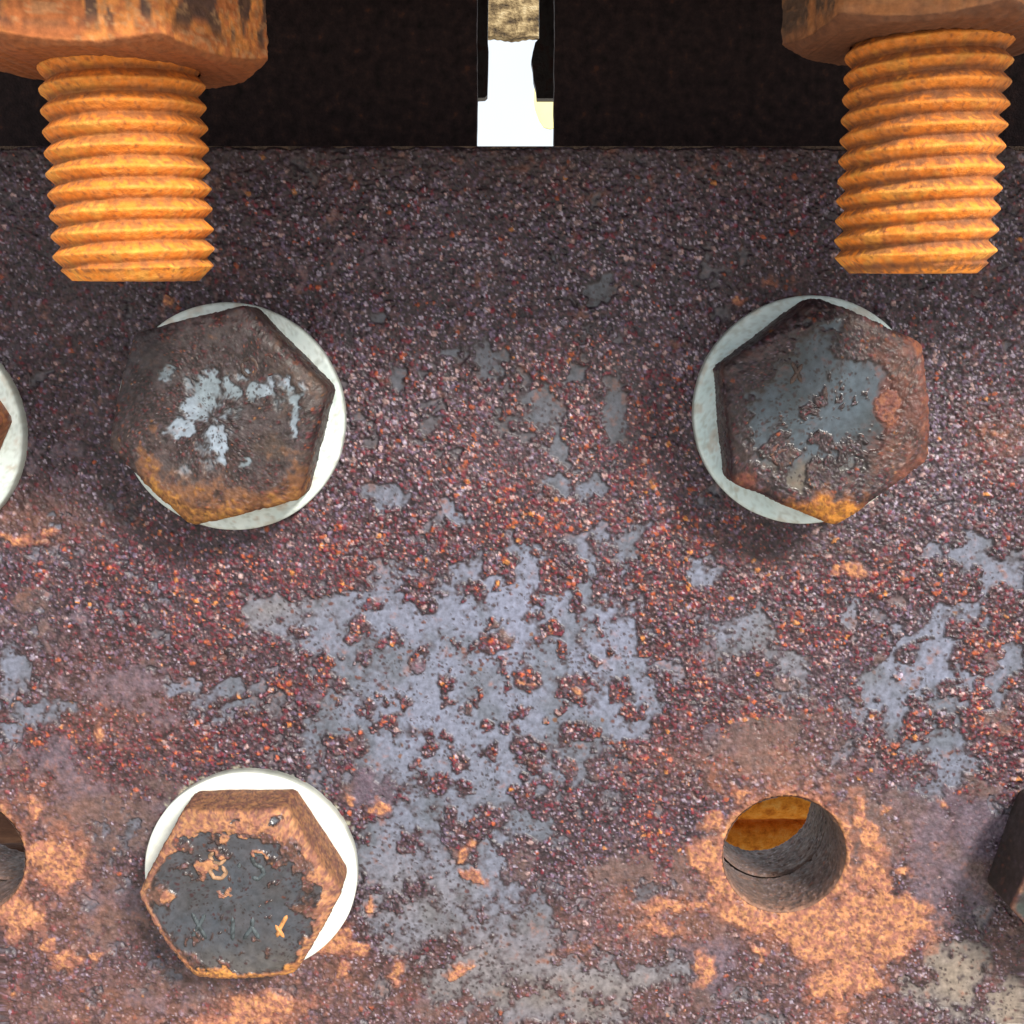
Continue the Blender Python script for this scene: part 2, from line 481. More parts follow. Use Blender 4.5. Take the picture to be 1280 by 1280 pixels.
CLUST = [(360 + a / 2.56, 640 + b / 2.56, r * 0.82, r * 0.9) for a, b, r in CL] + [(840 + a / 2.909, 660 + b / 2.909, r, r) for a, b, r in CLR]
RED = [(720, 500, 110, 60, 0.6), (780, 560, 60, 90, 0.8), (690, 645, 110, 60, 0.9), (830, 700, 60, 70, 0.9), (870, 820, 30, 120, 0.95), (930, 900, 60, 30, 0.85),
       (640, 660, 150, 26, 0.85), (430, 700, 90, 50, 0.8), (270, 740, 130, 60, 0.75), (150, 700, 120, 40, 0.6), (1000, 780, 70, 40, 0.7), (1080, 720, 70, 30, 0.7),
       (1230, 790, 50, 60, 0.85), (1235, 900, 50, 70, 0.9), (1100, 900, 70, 40, 0.5), (60, 930, 80, 40, 0.75), (200, 940, 120, 40, 0.6), (640, 800, 240, 150, 0.62),
       (1130, 940, 50, 30, 0.7), (820, 1050, 30, 60, 0.8), (800, 900, 40, 100, 0.8), (500, 900, 100, 100, 0.5), (380, 850, 60, 60, 0.6), (970, 700, 60, 40, 0.6),
       (1250, 560, 40, 90, 0.35), (600, 560, 120, 60, 0.45), (480, 480, 60, 60, 0.35), (700, 235, 30, 12, 0.5)]
WARM = [(150, 1270, 240, 55, 0.75), (420, 1240, 120, 50, 0.8), (880, 1140, 130, 40, 0.95), (960, 960, 100, 30, 0.8), (1060, 1230, 90, 60, 0.8), (90, 1150, 90, 60, 0.55),
        (700, 1170, 120, 40, 0.6), (1250, 545, 40, 30, 0.8), (60, 1000, 100, 40, 0.6), (1260, 1200, 40, 50, 0.5), (600, 1270, 300, 40, 0.5), (150, 880, 100, 60, 0.4),
        (30, 650, 70, 24, 0.6), (1130, 1060, 60, 70, 0.45)]
CRUST = [(1075, 1160, 66, 36, 1.1, 4), (1015, 1165, 56, 26, 1.1, 12), (1118, 1145, 34, 28, 1.1), (980, 1160, 26, 14), (1060, 1205, 13, 34), (1068, 1222, 34, 11, 1.0, 10), (1050, 1240, 12, 18, 0.9),
         (1030, 1230, 20, 12, 0.75), (880, 1070, 20, 13, 1.0, 20), (905, 1110, 14, 40, 0.95, -28), (940, 1143, 26, 14, 0.95, 20), (893, 1020, 18, 9, 0.9, -38),
         (930, 988, 24, 6, 0.65), (1076, 1030, 10, 34, 0.85, -20), (1092, 1090, 22, 40, 0.85, -10), (900, 975, 12, 18, 0.55), (850, 1133, 46, 10, 0.75, -6), (820, 1160, 34, 8, 0.7, 14),
         (1133, 1088, 8, 8, 0.9), (1138, 1125, 7, 11, 0.9), (1108, 1007, 4, 7, 0.9), (1090, 1052, 6, 6, 0.8),
         (75, 1078, 27, 32, 1.0), (55, 1068, 26, 16, 0.9), (30, 1145, 20, 18, 1.0), (12, 1135, 24, 16, 0.9), (40, 1010, 12, 12, 0.75), (82, 1193, 16, 8, 0.95), (80, 1205, 8, 10, 0.9), (122, 1194, 7, 5, 0.9), (64, 1178, 5, 5, 0.9),
         (432, 1165, 10, 16, 0.9, 30), (412, 1180, 26, 10, 1.05, -8), (445, 1182, 9, 9, 1.0), (428, 1212, 7, 12, 0.95), (494, 1216, 9, 14, 0.95, -20), (463, 1130, 5, 13, 0.85), (572, 1213, 9, 7, 0.95),
         (330, 1258, 48, 15, 0.95), (300, 1275, 60, 10, 0.8), (880, 1214, 9, 17, 0.9, 14), (952, 1193, 6, 10, 0.85), (438, 1003, 6, 7, 0.95), (477, 1008, 6, 6, 0.95),
         (595, 1092, 16, 6, 0.95, 30), (583, 1063, 4, 10, 0.75, 20), (129, 920, 5, 15, 0.85, 12), (655, 850, 9, 4, 0.85, 30), (722, 864, 8, 4, 0.85, 10), (1070, 713, 13, 7, 0.95), (1043, 716, 7, 8, 0.9),
         (30, 673, 30, 6, 0.75, 8), (62, 662, 8, 4, 0.8), (956, 354, 9, 7, 0.8), (924, 384, 8, 5, 0.8), (212, 373, 6, 7, 0.8), (1040, 668, 4, 4, 0.8), (1128, 715, 4, 4, 0.6), (1240, 540, 22, 7, 0.62),
         (870, 1230, 6, 6, 0.5), (1180, 1000, 8, 5, 0.7), (1040, 1270, 20, 10, 0.6), (720, 1185, 30, 4, 0.5, -10)]
BEIGE = [(1186, 1222, 70, 60, 1.0), (1262, 1258, 70, 50, 1.0), (740, 1240, 160, 40, 0.6), (600, 1210, 160, 50, 0.45), (520, 1120, 60, 40, 0.3), (340, 768, 50, 20, 0.35), (1000, 800, 80, 60, 0.25)]


def axis_coords(lo, hi, dlo, dhi, fine, coarse):
    a = np.arange(lo, dlo, coarse)
    b = np.arange(dlo, dhi, fine)
    c = np.arange(dhi, hi + 1e-6, coarse)
    return np.concatenate([a, b, c])


plate = empty('steel_plate', (0, 7.5, -190))
tag(plate, 'large rusted steel plate with blistered brown scale and smooth grey patches carrying all the bolts', 'steel plate')
FINE = 0.235
xs = axis_coords(-170, 170, -107, 107, FINE, 1.5)
zs = axis_coords(-190, PLATE_TOP, -146, PLATE_TOP + 1, FINE, 1.5)
zs = np.append(zs[zs < PLATE_TOP - 0.1], PLATE_TOP)
X, Z = np.meshgrid(xs, zs, indexing='ij')
for (cx, cz, r) in HOLES:                       # snap the rim of each hole to its circle
    d = np.hypot(X - cx, Z - cz)
    m = np.abs(d - r) < FINE * 0.72
    X = np.where(m, cx + (X - cx) * r / np.maximum(d, 1e-6), X)
    Z = np.where(m, cz + (Z - cz) * r / np.maximum(d, 1e-6), Z)
x, z = X.ravel(), Z.ravel()
U, V = proj(x, 0 * x, z)
wob = fbm(x, z, 9.0, 3, 90) - 0.5
wob2 = fbm(x, z, 9.0, 3, 95) - 0.5
Uw, Vw = U + wob * 26, V + wob2 * 26
w3, w4 = fbm(x, z, 2.6, 3, 97) - 0.5, fbm(x, z, 2.6, 3, 99) - 0.5
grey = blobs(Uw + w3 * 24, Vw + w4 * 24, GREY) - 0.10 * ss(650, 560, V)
far = np.maximum(np.maximum(-U, U - 1280), V - 1280) > 0
grey = np.where(far, 0.62 * fbm(x, z, 30, 3, 101), grey)
grey = grey - 1.1 * blobs(U + wob * 8 + w3 * 22, V + wob2 * 8 + w4 * 22, CLUST)
ftop = fbm(x, z, 22, 3, 111)
grey = np.maximum(grey, 0.42 * ss(0.55, 0.8, fbm(x, z, 8, 3, 115)))
red = blobs(U, V, RED) * (0.55 + 0.7 * fbm(x, z, 6, 2, 120))
red = np.clip(red, 0, 1)
warm = np.clip(blobs(Uw, Vw, WARM) * (0.5 + 0.8 * ftop), 0, 1)
crust = blobs(U + wob2 * 12 + w3 * 17, V + wob * 12 + w4 * 17, CRUST)
for (cx, cz, r), (w, wid) in zip(HOLES, ((0.78, 1.7), (0.75, 1.5))):
    d = np.hypot(x - cx, z - cz)
    crust = np.maximum(crust, w * np.exp(-np.maximum(d - r, 0) / wid * 0.6))
pale = np.zeros_like(x)
lw = at(319, 1083)
d = np.hypot(x - lw[0], z - lw[1])
ang = np.arctan2(z - lw[1], x - lw[0])
pale = np.where((d > 20.4) & (d < 23.4), 0.44 - np.abs(d - 22.0) * 0.22, 0) * (0.35 + 0.65 * ss(-0.6, 0.6, np.sin(ang - 0.1)))
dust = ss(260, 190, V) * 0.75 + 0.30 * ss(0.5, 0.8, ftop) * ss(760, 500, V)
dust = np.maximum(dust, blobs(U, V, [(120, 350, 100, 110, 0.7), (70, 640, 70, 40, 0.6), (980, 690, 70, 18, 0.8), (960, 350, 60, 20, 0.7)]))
beige = np.clip(blobs(Uw, Vw, BEIGE), 0, 1)
POWDER = [(470, 985, 50, 40, 0.9), (160, 1020, 120, 70, 0.75), (60, 950, 90, 40, 0.6), (1080, 1040, 60, 70, 0.9), (950, 930, 80, 40, 0.8), (1200, 1060, 70, 90, 0.95),
          (1150, 1010, 60, 60, 0.8), (870, 1080, 40, 60, 0.7), (780, 1090, 50, 40, 0.8), (900, 800, 20, 50, 0.9), (130, 1130, 60, 50, 0.8), (230, 1240, 90, 40, 0.7), (640, 1090, 60, 40, 0.6),
          (180, 860, 70, 40, 0.7), (60, 780, 60, 40, 0.55), (540, 1260, 90, 30, 0.6), (880, 1220, 70, 60, 0.7), (1140, 1130, 40, 70, 0.75), (80, 560, 60, 70, 0.5), (1000, 860, 60, 30, 0.6), (450, 330, 90, 50, 0.4)]
powder = np.maximum(blobs(Uw, Vw, POWDER), 0.55 * ss(0.55, 0.85, fbm(x, z, 11, 3, 160)) * ss(600, 850, V))
fleck = 0.75 + 1.1 * blobs(U, V, [(680, 430, 260, 190), (1220, 450, 100, 160, 0.9), (470, 620, 100, 60, 0.5)]) - 0.5 * blobs(U, V, [(150, 1000, 300, 300)])
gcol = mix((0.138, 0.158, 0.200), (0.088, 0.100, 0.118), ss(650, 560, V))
gcol = mix(gcol, (0.175, 0.198, 0.262), blobs(U, V, [(690, 780, 150, 90, 0.9), (520, 900, 60, 40, 0.5), (1180, 830, 80, 60, 0.4)]))
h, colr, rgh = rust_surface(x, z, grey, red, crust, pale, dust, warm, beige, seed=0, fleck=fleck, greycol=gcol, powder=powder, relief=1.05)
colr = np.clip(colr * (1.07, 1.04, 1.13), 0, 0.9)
# slightly uneven rolled face, and the corroded lip round each hole
h = h + 0.25 * (fbm(x, z, 25, 2, 140) - 0.5)
for (cx, cz, r) in HOLES:
    d = np.hypot(x - cx, z - cz)
    h = h - 0.9 * np.exp(-np.maximum(d - r, 0) / 0.45)
h = h - 1.0 * np.exp(-np.maximum(PLATE_TOP - z, 0) / 0.4)
edge = ss(1.2, 0.0, PLATE_TOP - z)
z = z - edge * 0.9 * fbm(x, 0 * x, 3.0, 4, 150) ** 2
verts = np.stack([x, -h, z], 1)
F = grid_faces(len(xs), len(zs))[:, ::-1]
fc = verts[F].mean(1)
keep = np.ones(len(F), bool)
for (cx, cz, r) in HOLES:
    keep &= np.hypot(fc[:, 0] - cx, fc[:, 2] - cz) > r
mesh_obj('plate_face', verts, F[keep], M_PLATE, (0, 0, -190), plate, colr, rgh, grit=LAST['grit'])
slab_with_holes('plate_body', -170, 170, -190, PLATE_TOP - 0.02, 0.55, 15.0, [(a, b, r + 0.9) for a, b, r in HOLES], M_BODY, plate, (0, 0.55, -190))

# second ply of the joint, its holes a little out of line
BACK_HOLES = [(hole_right[0] + 0.9, hole_right[1] - 0.5, HOLE_R), (hole_left[0] + 0.9, hole_left[1] - 0.6, HOLE_R)]
backing = empty('backing_plate', (0, 22, -190))
tag(backing, 'second steel plate behind the front one, its grey edge seen inside the empty bolt holes', 'steel plate')
slab_with_holes('plate_body', -170, 170, -190, PLATE_TOP - 6, 16.6, 30.0, [(a, b, r + 0.9) for a, b, r in BACK_HOLES], M_BODY, backing, (0, 22, -190))


def hole_wall(cx, cz, r, y0, y1, parent, seed, lip):
    nt, ny = 300, 64
    th = np.linspace(0, 2 * np.pi, nt, endpoint=False) + math.pi / 2
    yy = np.linspace(y0, y1, ny)
    YY, TH = np.meshgrid(yy, th, indexing='ij')
    arc = (TH - math.pi / 2) * r
    low = np.clip(-np.sin(TH) * 0.6 + 0.4, 0, 1)
    near = np.exp(-(YY - y0) / 5.0) * lip
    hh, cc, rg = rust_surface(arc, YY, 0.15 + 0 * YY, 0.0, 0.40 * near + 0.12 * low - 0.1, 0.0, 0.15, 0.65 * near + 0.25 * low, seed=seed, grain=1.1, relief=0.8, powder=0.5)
    cc = mix(cc, mix((0.115, 0.085, 0.070), (0.24, 0.15, 0.11), near * low + 0.3 * fbm(arc, YY, 3, 3, seed + 2)), 0.5)
    fade = ss(0, 0.6, np.minimum(YY - y0, y1 - YY))
    rr = r - hh * fade + 0.15 + 0.6 * (1 - lip) * 0 + 0.75 * ss(0.7, 0, y1 - YY)
    V_ = np.stack([cx + rr * np.cos(TH), YY, cz + rr * np.sin(TH)], -1).reshape(-1, 3)
    mesh_obj('hole_wall', V_, grid_faces(ny, nt, wrap=True), M_PLATE, (cx, y0, cz), parent, cc.reshape(-1, 3), np.clip(rg + 0.15, 0, 1).ravel())


for (cx, cz, r), sd in zip(HOLES, (3, 5)):
    hole_wall(cx, cz, r, -0.25, 15.0, plate, sd, 1.0)
for (cx, cz, r), sd in zip(BACK_HOLES, (8, 9)):
    hole_wall(cx, cz, r, 16.6, 30.0, backing, sd, 0.25)


# ================================================================== HEXAGONAL HEADS AND NUTS
def hex_solid(R, H, rot, nr, nt, ns, inner=0.0, cham=0.93, slope=0.55, seed=0, rough_edge=0.25, sag=0.0, nt0=0.0):
    """polar grid over the face and down the sides.
    returns a, b (in the plane), hgt (out of it), ring index arrays and face coordinates"""
    th = np.linspace(0, 2 * np.pi, nt, endpoint=False) + nt0
    af = R * math.cos(math.radians(30))
    k = (np.degrees(th) - rot + 0) % 60 - 30
    rb = af / np.cos(np.radians(k))
    rb = np.minimum(rb, R * 0.985 - 0.0) - 0.0
    rb = rb + rough_edge * (fbm(np.cos(th) * 9 + 50, np.sin(th) * 9 + 50, 2.2, 3, seed + 30) - 0.5)
    rho = np.linspace(0, 1, nr) ** 0.9
    r_top = inner + (rb[None, :] - inner) * rho[:, None]
    t_top = np.broadcast_to(th[None, :], r_top.shape)
    h_top = H - np.maximum(0, r_top - cham * af) * slope - 0.35 * ss(rb[None, :] - 0.7, rb[None, :], r_top) + sag * (r_top / R) ** 2
    s = np.linspace(0, 1, ns + 1)[1:]
    h_side = h_top[-1][None, :] * (1 - s[:, None])
    r_side = np.broadcast_to(rb[None, :], h_side.shape) + 0.0
    r_side = r_side + 0.12 * ss(0, 0.08, s)[:, None]
    t_side = np.broadcast_to(th[None, :], h_side.shape)
    r = np.concatenate([r_top, r_side]); t = np.concatenate([t_top, t_side]); hh = np.concatenate([h_top, h_side])
    side = np.concatenate([np.zeros(r_top.shape), np.ones(h_side.shape)])
    # smooth two dimensional parameter: continues down the side as if unfolded
    rr = np.concatenate([r_top, rb[None, :] + (h_top[-1][None, :] - h_side)])
    return r, t, hh, side, rr, rb


def bolt_head(center_uv, rot, fields, label, seed, R=20.7, H=12.6, base_y=-3.6, nr=84, nt=400, ns=24, group=None, letters=(), tone=1.0):
    cx, cz = at(center_uv[0], center_uv[1], base_y)
    r, t, hh, side, rr, rb = hex_solid(R, H, rot, nr, nt, ns, seed=seed, sag=-0.1)
    a, b = r * np.cos(t), r * np.sin(t)
    X_, Z_ = cx + a, cz + b
    u, v = proj(X_, base_y - hh, Z_)
    pa, pb = rr * np.cos(t), rr * np.sin(t)
    u = u + (fbm(pa + 70, pb, 2.4, 3, seed + 50) - 0.5) * 22
    v = v + (fbm(pa, pb + 70, 2.4, 3, seed + 54) - 0.5) * 22
    kw = fields(u, v, side, r / rb, np.degrees(t) % 360, pa, pb)
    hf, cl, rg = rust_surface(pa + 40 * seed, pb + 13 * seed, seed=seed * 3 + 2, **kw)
    cl = cl * tone
    top = 1 - side
    # relief pushes out of the face, and outwards on the sides
    hh2 = hh + hf * top
    r2 = r + hf * side * 0.8 * np.clip(hh / 1.5, 0, 1) + hf * top * ss(0.93, 1.0, r / rb) * 0.5
    vv = np.stack([cx + r2 * np.cos(t), base_y - hh2, cz + r2 * np.sin(t)], -1).reshape(-1, 3)
    F = grid_faces(r.shape[0], nt, wrap=True)
    root = empty('hex_bolt', (cx, base_y, cz))
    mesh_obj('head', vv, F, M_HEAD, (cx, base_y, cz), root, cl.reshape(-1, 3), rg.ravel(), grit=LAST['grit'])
    tag(root, label, 'bolt', group)
    for (nm, paths, wcol) in letters:
        P, FF, off = [], [], 0
        cs = []
        for path in paths:
            pts = np.array([at(pu, pv, base_y - H) for pu, pv in path])
            # resample
            seg = np.hypot(*(pts[1:] - pts[:-1]).T)
            L = np.concatenate([[0], np.cumsum(seg)])
            n = max(3, int(L[-1] / 0.3))
            q = np.linspace(0, L[-1], n)
            px_, pz_ = np.interp(q, L, pts[:, 0]), np.interp(q, L, pts[:, 1])
            tx, tz = np.gradient(px_), np.gradient(pz_)
            ln = np.hypot(tx, tz) + 1e-9
            nx, nz = -tz / ln, tx / ln
            w = 0.50
            prof = [(-1, -0.35), (-0.75, 0.22), (-0.3, 0.42), (0.3, 0.42), (0.75, 0.22), (1, -0.35)]
            jit = 0.10 * (fbm(px_ * 3, pz_ * 3, 1, 2, 5) - 0.5)
            endt = np.clip(np.minimum(np.arange(n), np.arange(n)[::-1]) / 1.5, 0.25, 1)
            g_ = np.stack([np.stack([px_ + nx * w * s_ * endt, np.full(n, base_y - H) + 0.1 - (e_ * 1.0 * endt + jit), pz_ + nz * w * s_ * endt], -1) for s_, e_ in prof], 1)
            P.append(g_.reshape(-1, 3)); FF.append(grid_faces(n, len(prof)) + off); off += n * len(prof)
        P = np.concatenate(P); FF = np.concatenate(FF)[:, ::-1]
        nn = fbm(P[:, 0], P[:, 2], 0.9, 3, 44)
        c_ = mix(wcol, np.asarray(wcol) * 0.45, ss(0.4, 0.65, nn))
        mesh_obj(nm, P, FF, M_HEAD, (P[:, 0].mean(), base_y - H, P[:, 2].mean()), root, c_, 0.55 + 0 * nn)
    return root


def washer(center_uv, label, seed, R=22.0, T=3.5, tint=(0.74, 0.80, 0.76), group=None, spots=0.5):
    cx, cz = at(*center_uv)
    nt = 220
    th = np.linspace(0, 2 * np.pi, nt, endpoint=False)
    prof = [(11.5, 0.0), (12.5, T)] + [(q, T) for q in np.linspace(13, R - 0.55, 22)] + [(R - 0.25, T - 0.12), (R - 0.06, T - 0.4), (R, T - 0.8), (R, 1.2), (R - 0.1, 0.0)]
    r = np.array([p[0] for p in prof])[:, None] + 0 * th[None, :]
    hh = np.array([p[1] for p in prof])[:, None] + 0 * th[None, :]
    a, b = r * np.cos(th), r * np.sin(th)
    r = r + 0.10 * (fbm(a + 9, b + 9, 5, 2, seed) - 0.5) * (r > R - 1)
    n1 = fbm(a + seed * 9, b, 0.9, 3, seed + 3)
    n2 = fbm(a + seed * 9, b, 4.0, 3, seed + 5)
    n0 = fbm(a + seed * 7, b, 0.45, 2, seed + 8)
    hh = hh + 0.025 * (n1 - 0.5)
    c = mix(tint, np.asarray(tint) * (0.80, 0.86, 0.86), n2)
    c = mix(c, (0.34, 0.40, 0.39), ss(0.74, 0.84, n0) * spots * 0.7)
    c = mix(c, (0.42, 0.47, 0.42), ss(0.66, 0.8, n1) * spots)
    st = fbm(a + seed * 5, b + 20, 2.6, 4, seed + 14)
    c = mix(c, (0.46, 0.30, 0.18), ss(0.66, 0.85, st) * 0.55 * min(1.0, spots * 1.6))
    c = mix(c, (0.16, 0.17, 0.15), ss(T - 0.5, T - 1.1, hh) * (0.4 + 0.5 * n2))
    c = mix(c, (0.40, 0.42, 0.38), ss(R - 0.9, R - 0.2, r) * 0.5 * (0.4 + n1) * (spots > 0.3))
    vv = np.stack([cx + r * np.cos(th), -hh - 0.25, cz + r * np.sin(th)], -1).reshape(-1, 3)
    o = mesh_obj('washer', vv, grid_faces(len(prof), nt, wrap=True)[:, ::-1][:, ::-1], M_ZINC, (cx, 0, cz), None, c.reshape(-1, 3), (0.42 + 0.2 * n1).ravel())
    tag(o, label, 'washer', group)
    return o


# ---- upper left bolt
UL_GREY = [(262, 500, 44, 34, 0.78), (262, 555, 34, 34, 0.72), (335, 490, 30, 20, 0.62), (208, 464, 9, 9, 1.2, -40), (253, 491, 16, 13, 1.3, -50), (269, 476, 10, 12, 1.3), (287, 486, 15, 11, 1.2), (243, 505, 12, 14, 1.25), (228, 535, 13, 11, 1.3, -30),
           (263, 545, 16, 9, 1.1), (276, 560, 14, 12, 1.25), (279, 578, 9, 9, 1.2), (319, 490, 9, 11, 1.15), (324, 500, 10, 8, 1.1), (370, 505, 7, 16, 1.25), (365, 530, 6, 16, 1.15), (361, 478, 6, 8, 1.0),
           (304, 575, 9, 7, 0.8), (270, 530, 8, 8, 0.8), (310, 465, 10, 8, 0.75)]
ROWS = 'bolts in the upper row of the plate'


def f_ul(u, v, side, q, deg, a, b):
    low = ss(560, 640, v + (fbm(a + 60, b, 5, 2, 7) - 0.5) * 50)
    rim = ss(0.80, 0.95, q)
    return dict(grey=blobs(u, v, UL_GREY) - 0.3 * side, red=0.12 + 0.25 * rim, crust=0.30 * low + 0.26 * low * rim + 0.25 * ss(600, 650, v) * ss(330, 240, u) + 0.42 * blobs(u, v, [(200, 535, 7, 10), (180, 570, 10, 30)]),
                warm=0.45 * low, dust=0.45 * (1 - low) * (1 - 0.3 * rim) + 0.1, fleck=0.15, powder=0.52, greycol=(0.36, 0.44, 0.60), crustcol=(0.46, 0.20, 0.045), relief=0.75, grain=0.75)


washer((294, 521), 'pale zinc washer under the upper left bolt, showing as a white crescent on its right', 11, tint=(0.82, 0.91, 0.90), group='zinc washers under the bolt heads')
bolt_head((290, 517), 14, f_ul, 'rusty brown hex bolt at upper left with small blue-white bare specks across its face', 1, tone=np.array((0.66, 0.66, 0.60)),
          letters=[('raised_digit', [[(303, 452), (312, 447), (320, 452), (322, 461), (317, 469), (309, 470), (303, 464), (303, 452)]], (0.07, 0.04, 0.032)),
                   ('raised_digit', [[(328, 446), (337, 443), (344, 449), (345, 459), (339, 467), (331, 467)]], (0.11, 0.04, 0.032))])

# ---- upper right bolt
UR_GREY = [(1005, 520, 66, 38, 1.05), (1060, 500, 46, 46, 1.3), (1020, 445, 34, 36, 1.0), (1000, 575, 50, 26, 1.0), (985, 500, 50, 30, 1.2), (985, 545, 44, 30, 1.0), (960, 515, 26, 22, 1.2), (985, 490, 16, 14, 1.1), (1015, 466, 10, 20, 1.2, -15), (1070, 482, 28, 16, 1.25), (1085, 478, 18, 12, 1.15), (1062, 512, 24, 22, 1.2), (1040, 538, 22, 14, 1.2), (1000, 530, 34, 14, 1.2),
           (1012, 562, 16, 18, 1.2), (990, 598, 20, 12, 1.15, 25), (1036, 406, 18, 9, 1.1), (1062, 584, 12, 5, 1.0, -25), (945, 535, 10, 12, 1.0), (958, 575, 5, 20, 0.9), (1022, 432, 10, 8, 0.8)]
UR_HOLE = [(1012, 508, 12, 7), (1030, 490, 8, 10), (1047, 496, 5, 4), (1081, 488, 5, 5), (1025, 545, 8, 6), (1052, 506, 6, 5), (978, 567, 15, 15), (1025, 590, 11, 9), (1070, 494, 4, 4)]


def f_ur(u, v, side, q, deg, a, b):
    rr = ss(1075, 1130, u + (fbm(a + 30, b, 4, 2, 9) - 0.5) * 40)
    low = ss(585, 640, v - 0.25 * np.abs(u - 1040) + (fbm(a + 30, b, 4, 2, 8) - 0.5) * 30)
    rim = ss(0.86, 0.97, q)
    return dict(grey=blobs(u, v, UR_GREY) - 1.1 * blobs(u, v, UR_HOLE) - 0.3 * side, red=0.10 + 0.35 * rr,
                crust=0.5 * low * (0.6 + 0.4 * rim) + 0.46 * rr * (0.55 + 0.45 * rim) * ss(380, 440, v) + 0.62 * blobs(u, v, [(1040, 640, 34, 14), (1106, 510, 10, 26, 0.8), (930, 605, 30, 10, 0.75, 30)]),
                warm=0.5 * rr, dust=0.25, beige=0.8 * ss(570, 600, v), fleck=0.25, powder=0.40, gloss=0.18, greycol=(0.074, 0.106, 0.138), crustcol=mix((0.30, 0.105, 0.055), (0.62, 0.25, 0.04), low), relief=0.85, grain=0.8, edge_dark=0.4)


washer((1004, 513), 'pale zinc washer under the upper right bolt, showing as a white crescent on its left', 12, tint=(0.78, 0.91, 0.93), group='zinc washers under the bolt heads')
bolt_head((1014, 512), 37, f_ur, 'rusty hex bolt at upper right with smooth slate-blue patch and reddish right rim', 2, tone=np.array((0.74, 0.72, 0.72)),
          letters=[('raised_digit', [[(975, 553), (967, 560), (965, 570), (970, 579), (980, 582), (989, 577), (991, 568), (985, 562), (976, 563), (969, 568)]], (0.13, 0.055, 0.045)),
                   ('raised_letter', [[(990, 452), (1002, 478)], [(1003, 455), (988, 480)]], (0.09, 0.055, 0.045))])

# ---- lower left bolt
LL_GREY = [(290, 1125, 84, 58, 1.75), (290, 1175, 74, 32, 1.6), (250, 1095, 60, 40, 1.2), (320, 1065, 60, 24, 1.1), (250, 1058, 34, 16, 1.1), (360, 1120, 34, 60, 1.15), (210, 1130, 22, 40, 1.0), (310, 1195, 70, 18, 1.2), (300, 1023, 18, 7, 0.9), (346, 1022, 10, 6, 0.85), (375, 1062, 8, 10, 0.8)]
LL_HOLE = [(272, 1066, 14, 9), (256, 1092, 12, 16), (284, 1112, 13, 9), (325, 1068, 14, 8), (310, 1050, 9, 7), (342, 1083, 6, 5), (238, 1060, 14, 7), (232, 1080, 12, 5), (210, 1118, 16, 10), (346, 1108, 6, 7),
           (305, 1113, 4, 4), (333, 1126, 3, 3), (238, 1097, 5, 5), (370, 1136, 9, 9), (389, 1142, 4, 3), (276, 1148, 9, 6), (300, 1150, 5, 6), (336, 1148, 5, 5), (332, 1188, 6, 7), (301, 1188, 6, 5), (243, 1168, 7, 8), (267, 1168, 5, 7),
           (302, 1168, 6, 5), (318, 1172, 5, 6), (290, 1094, 9, 6), (350, 1040, 14, 8), (366, 1052, 12, 7), (372, 1086, 9, 14), (384, 1100, 8, 10), (226, 1188, 10, 6), (242, 1196, 8, 6), (381, 1173, 5, 4), (275, 1208, 4, 3)]


def f_ll(u, v, side, q, deg, a, b):
    low = ss(1165, 1225, v)
    up = ss(1060, 1020, v)
    rim = ss(0.90, 0.99, q)
    brown = side * up
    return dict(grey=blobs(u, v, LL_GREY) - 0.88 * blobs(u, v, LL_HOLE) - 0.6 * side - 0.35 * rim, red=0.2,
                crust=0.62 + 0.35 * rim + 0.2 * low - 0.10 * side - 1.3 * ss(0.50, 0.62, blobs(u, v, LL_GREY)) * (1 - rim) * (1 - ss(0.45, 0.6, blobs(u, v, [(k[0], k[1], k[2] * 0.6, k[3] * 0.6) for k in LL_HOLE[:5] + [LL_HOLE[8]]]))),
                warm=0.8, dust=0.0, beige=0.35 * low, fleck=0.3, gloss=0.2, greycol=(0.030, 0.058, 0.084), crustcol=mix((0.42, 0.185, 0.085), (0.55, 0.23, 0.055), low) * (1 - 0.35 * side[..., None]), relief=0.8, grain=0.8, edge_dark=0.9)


washer((318, 1083), 'bright white zinc washer under the lower left bolt, wide open above its head', 13, R=21.8, tint=(0.85, 0.86, 0.80), group='zinc washers under the bolt heads', spots=0.12)
GL = (0.062, 0.078, 0.088)
bolt_head((315, 1086), 1, f_ll, 'orange rimmed hex bolt at lower left with dark slate face and raised marks', 3, tone=np.array((0.95, 0.97, 1.0)), R=19.6, H=12.2,
          letters=[('raised_digit', [[(268, 1064), (262, 1070), (266, 1078), (275, 1080), (281, 1074), (278, 1066), (268, 1064)], [(268, 1081), (262, 1088), (267, 1097), (277, 1098), (283, 1091), (277, 1082)]], (0.40, 0.23, 0.13)),
                   ('raised_digit', [[(331, 1068), (322, 1066), (315, 1072), (318, 1080), (327, 1084), (330, 1092), (323, 1099), (314, 1096)]], GL),
                   ('raised_point', [[(296, 1083), (300, 1080), (298, 1086)]], GL),
                   ('raised_letter', [[(240, 1141), (258, 1174)], [(257, 1142), (240, 1172)]], GL),
                   ('raised_letter', [[(291, 1146), (291, 1176)]], GL),
                   ('raised_letter', [[(316, 1146), (315, 1160)], [(304, 1175), (315, 1159), (325, 1174)]], GL),
                   ('raised_letter', [[(359, 1144), (349, 1162), (346, 1172)], [(344, 1156), (355, 1172)]], (0.62, 0.27, 0.09))])

# ---- bolts cut by the frame


def f_le(u, v, side, q, deg, a, b):
    return dict(grey=0.1, red=0.4, crust=0.35 + 0.2 * ss(0.85, 1, q), warm=0.4, dust=0.3, crustcol=(0.30, 0.11, 0.04), relief=0.8, fleck=0.3)


